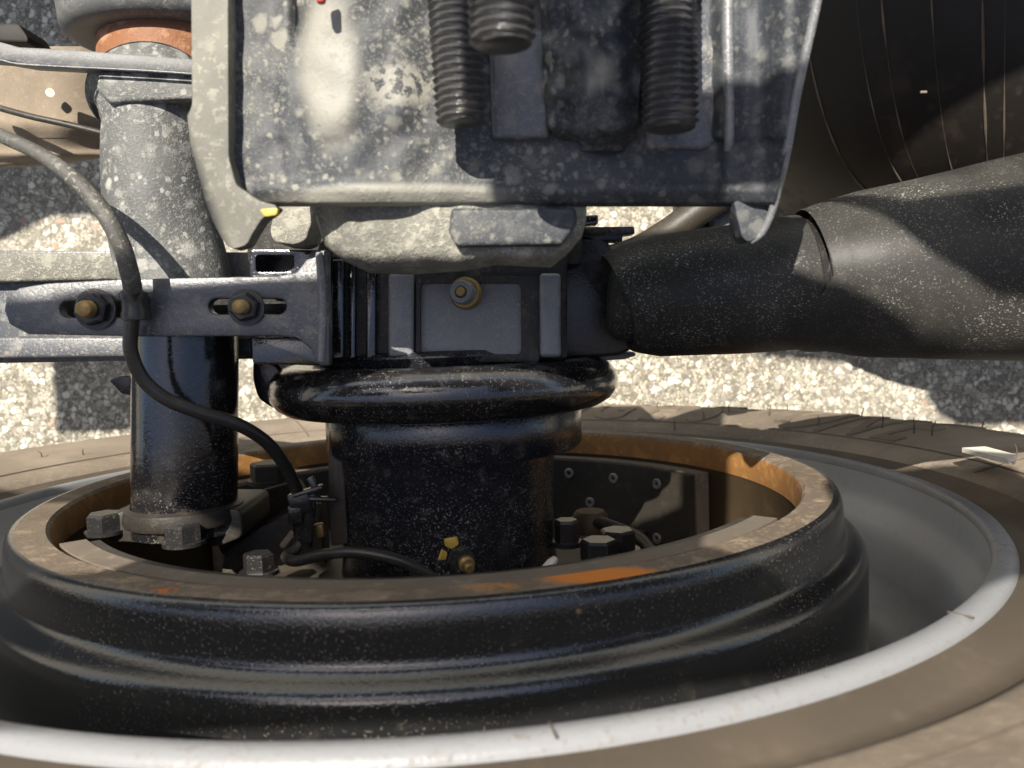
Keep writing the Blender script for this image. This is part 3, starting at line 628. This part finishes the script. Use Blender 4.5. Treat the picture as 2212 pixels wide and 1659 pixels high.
# lumpy clamp block between the studs
def zcl(u, v):
    z = bz0 + .012 + .010 * interp([(1165, -.6), (1200, .1), (1260, .7), (1330, .9), (1385, 0), (1400, -.8)], u)
    z += .006 * (mnoise.noise(Vector((u / 70, v / 70, .3)))) + .002 * mnoise.noise(Vector((u / 28, v / 28, 4)))
    z -= interp([(180, 0), (270, .005), (320, .017)], v)
    return z
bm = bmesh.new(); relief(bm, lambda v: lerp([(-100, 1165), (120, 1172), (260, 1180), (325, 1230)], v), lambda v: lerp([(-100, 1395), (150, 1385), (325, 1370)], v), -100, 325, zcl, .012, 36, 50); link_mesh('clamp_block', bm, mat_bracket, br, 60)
bm = bmesh.new(); prism(bm, rounded([(1055, 60), (1185, 60), (1190, 300), (1062, 300)], 16), bz0 + .0035, .012, bev=.003, seg=3); link_mesh('clamp_plate', bm, mat_arm, br, 40)
bm = bmesh.new(); prism(bm, rounded([(1395, 20), (1555, 20), (1560, 300), (1530, 325), (1395, 322)], 18), bz0 + .0025, .010, bev=.003, seg=3); link_mesh('clamp_plate', bm, mat_arm, br, 40)
bm = bmesh.new(); prism(bm, [(676, -40), (702, -40), (700, 3), (682, 4)], bz0 + .022, .004, bev=.001); link_mesh('red_mark', bm, mat_red, br)
bm = bmesh.new(); prism(bm, rounded([(560, 452), (600, 448), (598, 464), (572, 468)], 5), bz0 + .018, .003, bev=.001); link_mesh('yellow_mark', bm, mat_yellow, br)
# the U-bolt ends
def stud(label, u0, v0, u1, v1, z, r):
    p0 = P(u0, v0, z); p1 = P(u1, v1, z); bm = bmesh.new(); thread(bm, p0, p1, r, .0028, 36, .115)
    return tag(link_mesh('threaded_stud', bm, mat_stud, None, 50), label, 'stud', 'threaded studs on the bracket')
stud('threaded stud on the bracket left of centre, dusty on its left side', 998, 268, 968, -160, bz0 + .021, .0095)
stud('threaded stud with dark end, shortest and nearest, at the top middle of the bracket', 1085, 100, 1080, -160, bz0 + .075, .0100)
stud('threaded stud on the right half of the bracket, with a bright streak', 1448, 280, 1442, -160, bz0 + .021, .0104)

# ------------------------------------------------------------------ camshaft tube on the left with its flange
ct = thing('camshaft_tube', 'upright round tube on the left, dusty above and glossy black below', 'tube', P(400, 1150, .05))
z0 = .045
bm = bmesh.new()
cx0 = P(400, 1100, z0); cx1 = P(402, 740, z0); cx2 = P(398, 660, z0)
tube(bm, [cx0 + Vector((0, -.012, 0)), cx0, cx1, cx2, P(396, 645, z0)], [.0288, .0282, .0278, .0278, .0278], 40, 6, smooth=False); link_mesh('lower_tube', bm, mat_black, ct, 60)
bm = bmesh.new()
p = [P(394, 655, z0 + .001), P(378, 590, z0 + .001), P(360, 520, z0 + .001), P(343, 430, z0 + .002), P(335, 340, z0 + .003), P(335, 270, z0 + .003), P(330, 235, z0 + .003), P(328, 215, z0 + .002), P(326, 205, z0)]
tube(bm, p, [.0285, .0290, .0290, .0282, .0268, .0262, .0268, .030, .032], 40, 8); link_mesh('upper_tube', bm, mat_tube_dust, ct, 60)
bm = bmesh.new(); prism(bm, rounded([(214, 150), (425, 150), (425, 212), (300, 218), (232, 222), (206, 192)], 10), z0 + .032, .03, bev=.004, seg=3); link_mesh('neck_flange', bm, mat_tube_dust, ct, 40)
# flange inside the drum
fc = P(400, 1150, z0)
bm = bmesh.new(); prism(bm, rounded([(192, 1130), (280, 1098), (520, 1100), (525, 1160), (470, 1182), (240, 1170)], 16), z0 + .012, .055, bev=.003, seg=3); link_mesh('foot_flange', bm, mat_shoe, ct, 40)
bm = bmesh.new(); lathe(bm, [(.0283, -.004), (.0315, -.004), (.0325, -.002), (.0315, .0045), (.0283, .006)], P(400, 1108, z0), (0, 1, 0), 40); link_mesh('weld_collar', bm, mat_shoe, ct, 40)
for (u, v, z, r, h) in ((228, 1152, .055, .0095, .0115), (398, 1176, .072, .0100, .0115)):
    bm = bmesh.new(); hexbolt(bm, P(u, v, z), (0, 1, 0), r, h, 1.12, 12); link_mesh('bolt', bm, mat_bolt, ct, 25)
bm = bmesh.new(); prism(bm, rounded([(236, 822), (262, 812), (285, 815), (285, 855), (262, 850)], 4), z0 - .02, .02, bev=.002); link_mesh('side_clip', bm, mat_plastic, ct)

# slanted bracket plates inside the drum, behind the camshaft foot
ip = thing('cam_bracket', 'dark tan slanted plate between the tube foot and the axle, inside the drum', 'bracket', P(580, 1130, 0))
bm = bmesh.new(); prism(bm, rounded([(470, 1175), (520, 1110), (560, 1062), (640, 1040), (660, 1075), (600, 1110), (520, 1170), (480, 1200)], 8), .0, .012, bev=.002, zf=lambda u, v: .02 - (u - 470) * .0003); link_mesh('upper_plate', bm, mat_inner, ip, 40)
bm = bmesh.new(); prism(bm, rounded([(480, 1215), (560, 1140), (690, 1085), (700, 1230), (560, 1262), (480, 1262)], 8), .0, .02, bev=.002, zf=lambda u, v: .02 - (u - 470) * .0001); link_mesh('lower_plate', bm, mat_inner, ip, 40)
bm = bmesh.new(); hexbolt(bm, P(588, 1042, -.05), (0, 1, 0), .0145, .014, 1.1, 0); link_mesh('bolt', bm, mat_inner, ip, 25)

# ------------------------------------------------------------------ slotted arm bolted to the boss, cross bar behind
arm = thing('slotted_arm', 'blue grey slotted steel arm bolted across the tube to the axle head', 'bracket arm', P(350, 665, .095))
az = .093
bm = bmesh.new()
prism(bm, [(12, 640), (40, 622), (100, 612), (260, 603), (600, 596), (640, 588), (662, 560), (672, 540), (708, 540), (712, 790), (690, 790), (668, 750), (640, 730), (600, 726), (300, 727), (60, 722), (18, 700), (8, 670)], az, .008,
      holes=[slot(128, 290, 668, 36), slot(450, 618, 662, 34)], bev=.0012)
link_mesh('plate', bm, mat_arm, arm, 35)
bm = bmesh.new(); prism(bm, rounded([(540, 540), (690, 540), (690, 600), (640, 600), (560, 600), (540, 598)], 6), az - .009, .03, holes=[rounded([(552, 550), (636, 550), (636, 578), (620, 588), (552, 588)], 8)], bev=.001); link_mesh('upper_flange', bm, mat_black, arm, 35)
bm = bmesh.new(); prism(bm, rounded([(543, 727), (668, 727), (705, 780), (690, 790), (545, 786)], 6), az - .008, .03, bev=.001); link_mesh('lower_flange', bm, mat_black, arm, 35)
bm = bmesh.new(); tube(bm, [P(688, 545, az + .001), P(694, 600, az + .001), P(697, 680, az + .001), P(694, 780, az)], [.0016, .0022, .002, .0018], 8, 6); link_mesh('weld_bead', bm, mat_panel, arm, 60)
bm = bmesh.new(); prism(bm, [(440, 606), (548, 606), (548, 545), (704, 545), (704, 735), (440, 722)], az - .03, .02, bev=.001); link_mesh('backing_block', bm, mat_plastic, arm, 35)
bm = bmesh.new(); prism(bm, [(120, 640), (300, 640), (300, 696), (120, 696)], az - .02, .01, bev=.001); link_mesh('backing_block', bm, mat_plastic, arm, 35)
for (u, v, r) in ((207, 668, .0082), (533, 664, .0072)):
    c = P(u, v, az + .0005); ax = Vector((0, .02, 1))
    bm = bmesh.new(); hexbolt(bm, c, ax, r, .0065, 1.25, 15); nut = link_mesh('nut', bm, mat_bolt, arm, 25)
    bm = bmesh.new(); thread(bm, c + Vector((0, 0, .0125)), c + Vector((0, 0, .004)), r * .52, .0013, 20, .1); link_mesh('bolt_end', bm, mat_brass, nut, 50)
bar = thing('cross_bar', 'flat grey steel bar running in from the left behind the slotted arm', 'bar', P(130, 665, .0))
bm = bmesh.new(); prism(bm, [(-150, 540), (560, 545), (560, 590), (560, 775), (-150, 787)], .002, .004, bev=.0008); link_mesh('face', bm, mat_arm, bar, 35)
bm = bmesh.new(); prism(bm, [(-150, 727), (545, 727), (545, 768), (-150, 776)], .016, .0135, bev=.002, seg=3); link_mesh('lower_fold', bm, mat_arm, bar, 35)
bm = bmesh.new(); prism(bm, [(-150, 546), (250, 546), (258, 560), (258, 604), (-150, 612)], .012, .0095, bev=.002, seg=3); link_mesh('upper_fold', bm, mat_pad, bar, 35)
bm = bmesh.new(); prism(bm, rounded([(545, 770), (600, 785), (640, 860), (632, 884), (590, 884), (556, 862), (544, 820)], 14), .02, .03, bev=.004, seg=3)
tag(link_mesh('rubber_bump_stop', bm, mat_plastic, None, 40), 'round black rubber stop tucked left of the ring around the axle', 'bump stop')

# ------------------------------------------------------------------ hoses and cable
ho = thing('air_hose', 'grey dusty hose curving in from the left edge, thin and black below its clip', 'hose', P(285, 660, .11))
bm = bmesh.new(); tube(bm, [P(-60, 262, .10), P(0, 292, .105), P(90, 335, .11), P(170, 395, .115), P(228, 465, .118), P(262, 530, .117), P(280, 590, .113), P(287, 625, .108)], [.0032, .0033, .0035, .0038, .0041, .0042, .0043, .0043], 16, 10); link_mesh('sleeve', bm, mat_hose_dust, ho, 60)
bm = bmesh.new(); tube(bm, [P(284, 590, .112), P(290, 650, .106), P(284, 705, .104), P(283, 760, .102), P(310, 820, .098), P(360, 862, .094), P(430, 890, .088), P(510, 915, .08), P(575, 955, .07), P(618, 1010, .058), P(648, 1075, .045)], [.0034] * 2 + [.0035] * 9, 14, 10); link_mesh('cable', bm, mat_hose, ho, 60)
bm = bmesh.new(); cpt = P(290, 660, .104); lathe(bm, [(.0044, -.007), (.0062, -.0068), (.0065, -.004), (.0058, -.002), (.0058, .002), (.0066, .004), (.0064, .0062), (.005, .0075), (.004, .0078)], cpt, (.0, 1, 0), 24); link_mesh('clip', bm, mat_hose, ho, 40)
bm = bmesh.new(); box(bm, P(309, 665, .099), (.006, .012, .006), None, .001); link_mesh('clip_tab', bm, mat_plastic, ho)

cb = thing('sensor_cable', 'short black cable with a connector lying between the axle tube and the drum rim', 'cable', P(660, 1090, .045))
bm = bmesh.new(); tube(bm, [P(660, 1150, .045), P(640, 1185, .05), P(618, 1202, .055), P(640, 1212, .062), P(700, 1198, .07), P(770, 1193, .074), P(850, 1207, .076), P(905, 1230, .075), P(938, 1250, .073)], .0031, 12, 10); link_mesh('lead', bm, mat_hose, cb, 60)
bm = bmesh.new(); tube(bm, [P(650, 1060, .047), P(655, 1100, .047), P(655, 1180, .045)], [.0052, .006, .0055], 14, 4); con = link_mesh('connector', bm, mat_plastic, cb, 60)
for (u, v, s, r) in ((665, 1062, (.018, .0035, .008), .25), (690, 1078, (.020, .003, .006), -.1), (650, 1085, (.012, .012, .009), .2), (640, 1110, (.008, .010, .01), 0), (668, 1115, (.006, .03, .004), -.15), (680, 1052, (.004, .012, .004), .4)):
    bm = bmesh.new(); box(bm, P(u, v, .05), s, Euler((0, .1, r)), .0012); link_mesh('connector_rib', bm, mat_plastic, con, 35)
bm = bmesh.new(); box(bm, P(622, 1165, .046), (.004, .012, .004), Euler((0, 0, -.7)), .0015); link_mesh('tie_end', bm, mat_lining, cb)
bm = bmesh.new(); box(bm, P(690, 1145, .04), (.006, .008, .006), Euler((0, 0, .1)), .0015); link_mesh('brass_collar', bm, mat_brass, cb)

# ------------------------------------------------------------------ torque rod to the right, with the small casting it hangs from
rod = thing('torque_rod', 'thick dusty black rod running out to the right edge from the axle', 'rod', P(1740, 620, .04))
rz = .06
def rodpt(u, v, z): return P(u, v, z)
bm = bmesh.new()
cts = [(1318, 648, .017), (1332, 648, .024), (1352, 643, .030), (1420, 640, .0345), (1500, 633, .0357), (1560, 628, .0365), (1620, 623, .0371), (1700, 613, .0382), (1722, 611, .0383), (1730, 610, .0365)]
tube(bm, [rodpt(u, v, rz) for u, v, r in cts], [r * .937 for _, _, r in cts], 56, 5); link_mesh('small_end', bm, mat_rod, rod, 60)
bm = bmesh.new(); tube(bm, [rodpt(1728, 610, rz), rodpt(1766, 606, rz)], [.0335, .0335], 48, smooth=False); link_mesh('gap_band', bm, mat_plastic, rod, 40)
bm = bmesh.new()
cts = [(1750, 608, .033), (1750.5, 608, .0395), (1753, 608, .0408), (1768, 605, .0418), (1800, 600, .0436), (1860, 594, .0470), (1950, 586, .0495), (2060, 575, .0530), (2200, 560, .0575), (2400, 540, .064)]
tube(bm, [rodpt(u, v, rz + .00002 * (u - 1744)) for u, v, r in cts], [r * .937 for _, _, r in cts], 64, 5); link_mesh('large_tube', bm, mat_rod, rod, 60)
cl = thing('rod_hanger', 'glossy black casting joining the rod to the right side of the axle head', 'casting', P(1280, 640, .02))
bm = bmesh.new(); prism(bm, rounded([(1205, 520), (1260, 500), (1310, 515), (1335, 560), (1372, 575), (1345, 620), (1345, 700), (1370, 752), (1340, 768), (1205, 778)], 14), .03, .05, bev=.008, seg=3); link_mesh('body', bm, mat_plastic, cl, 40)
bm = bmesh.new(); prism(bm, rounded([(1255, 490), (1370, 489), (1372, 505), (1345, 508), (1345, 522), (1255, 520)], 4), .03, .012, bev=.0015); link_mesh('upper_tab', bm, mat_plastic, cl, 35)
bm = bmesh.new(); prism(bm, rounded([(1250, 466), (1292, 464), (1292, 484), (1250, 488)], 4), .026, .02, bev=.0015); link_mesh('upper_tab', bm, mat_black, cl, 35)
bm = bmesh.new(); prism(bm, rounded([(1255, 766), (1370, 760), (1375, 768), (1350, 776), (1258, 782)], 4), .02, .012, bev=.0012); link_mesh('lower_tab', bm, mat_arm, cl, 35)

# brake pipe rising behind, right of centre, below the bracket
bm = bmesh.new(); tube(bm, [P(1300, 566, -.03), P(1370, 545, -.035), P(1440, 505, -.04), P(1510, 455, -.04), P(1560, 425, -.04), P(1640, 390, -.04)], .0095, 16, 10)
tag(link_mesh('steel_pipe', bm, mat_inner, None, 60), 'curved tan pipe climbing to the right under the bracket edge', 'pipe')
bh = thing('bracket_foot', 'dark blue grey steel shapes glimpsed between the curved pipe and the rod', 'bracket', P(1540, 490, -.02))
for k, (u0, u1, zz) in enumerate(((1470, 1530, -.06), (1535, 1580, -.05), (1585, 1625, -.06))):
    bm = bmesh.new(); prism(bm, rounded([(u0, 400), (u1, 400), (u1 + 25, 560), (u0 + 10, 575)], 6), zz, .03, bev=.003); link_mesh('lug', bm, (mat_plastic, mat_arm, mat_plastic)[k], bh, 40)

# ------------------------------------------------------------------ rubber air spring in shadow, upper right
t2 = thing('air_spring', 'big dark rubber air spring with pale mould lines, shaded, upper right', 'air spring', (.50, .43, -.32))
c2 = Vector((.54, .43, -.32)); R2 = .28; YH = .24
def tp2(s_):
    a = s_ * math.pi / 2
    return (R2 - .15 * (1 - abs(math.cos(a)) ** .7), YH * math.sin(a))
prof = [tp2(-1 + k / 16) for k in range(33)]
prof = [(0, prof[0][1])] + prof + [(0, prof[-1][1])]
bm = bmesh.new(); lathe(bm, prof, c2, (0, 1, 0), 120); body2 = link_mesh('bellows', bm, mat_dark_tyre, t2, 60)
for u in (1722, 1838, 1893, 2003, 2118, 2170):
    d_ = ray(u, 150); A_ = d_.x ** 2 + d_.z ** 2; px = CAM - c2; B_ = px.x * d_.x + px.z * d_.z; C_ = px.x ** 2 + px.z ** 2 - R2 ** 2
    hit = CAM + d_ * ((-B_ - math.sqrt(max(B_ * B_ - A_ * C_, 0))) / A_); t = math.atan2(hit.z - c2.z, hit.x - c2.x)
    b = bmesh.new(); pts = []
    for k in range(2, 33):
        r_, h_ = prof[k]; pts.append(c2 + Vector((math.cos(t) * (r_ + .0002), h_, math.sin(t) * (r_ + .0002))))
    rr = [.0001 + .0011 * random.random() ** 3 for _ in pts]
    tube(b, pts, rr, 6, 3); link_mesh('mould_line', b, mat_groove, body2)
bm = bmesh.new(); box(bm, P(1995, 199, -.105), (.005, .002, .002), None, .0008); link_mesh('pale_chip', bm, mat_lining, body2)

# ------------------------------------------------------------------ upper left: brake chamber, plate, mud guard
chm = thing('brake_chamber', 'grey round brake chamber at the top left with a band of orange rust', 'brake chamber', P(285, 40, -.02))
bm = bmesh.new(); cc = P(352, 20, -.02)
lathe(bm, [(0, -.021), (.040, -.021), (.050, -.0205), (.0555, -.018), (.0580, -.013), (.0590, .0), (.061, .05), (.061, .16)], cc, (0, 1, 0), 64); link_mesh('shell', bm, mat_plate, chm, 40)
bm = bmesh.new(); lathe(bm, [(.02, -.06), (.038, -.058), (.042, -.05), (.043, -.04), (.042, -.018)], cc + Vector((.004, 0, 0)), (0, 1, 0), 48); link_mesh('rusty_base', bm, mat_orange, chm, 40)
pl = thing('chamber_plate', 'long grey plate edge under the brake chamber, running off the left side', 'plate', P(200, 125, .0))
bm = bmesh.new(); prism(bm, [(-120, 78), (0, 90), (40, 101), (160, 107), (430, 128), (430, 158), (300, 150), (60, 138), (0, 128), (-120, 120)], .082, .012, bev=.0009, seg=2); link_mesh('web', bm, mat_plate, pl, 40)
bm = bmesh.new(); tube(bm, [P(-60, 124, .0822), P(0, 130, .0826), P(60, 140, .0826), P(300, 152, .0826), P(420, 160, .0826)], .0007, 8, 6); link_mesh('bright_edge', bm, mat_arm, pl, 60)
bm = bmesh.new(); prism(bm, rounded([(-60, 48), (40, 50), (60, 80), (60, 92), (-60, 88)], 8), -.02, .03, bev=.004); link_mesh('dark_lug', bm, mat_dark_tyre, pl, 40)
gd = thing('mud_guard', 'tan mud coated dished cover at the left, with a white hole', 'cover', P(110, 240, -.12))
def zg(u, v):
    return -.12 + .02 * interp([(-60, 0), (60, .8), (130, 1), (260, .4)], u) - .03 * interp([(130, 0), (260, .15), (330, .7), (360, 1.2)], v)
bm = bmesh.new(); relief(bm, lambda v: -60, lambda v: 300, 100, 300, zg, .008, 50, 60)
relief(bm, lambda v: -60, lambda v: lerp([(300, 300), (318, 300), (330, 250), (352, 110), (358, 20)], v), 300.5, 358, zg, .008, 40, 14); link_mesh('shell', bm, mat_tan, gd, 50)
bm = bmesh.new(); lathe(bm, [(0, 0), (.003, 0), (.003, -.003)], P(108, 200, -.09), (.5, -.3, 1), 16); link_mesh('plug', bm, mat_label, gd)
bm = bmesh.new(); tube(bm, [P(-40, 222, -.09), P(60, 250, -.085), P(150, 270, -.085), P(270, 300, -.09)], .0022, 8, 8); link_mesh('seam', bm, mat_shoe, gd, 60)
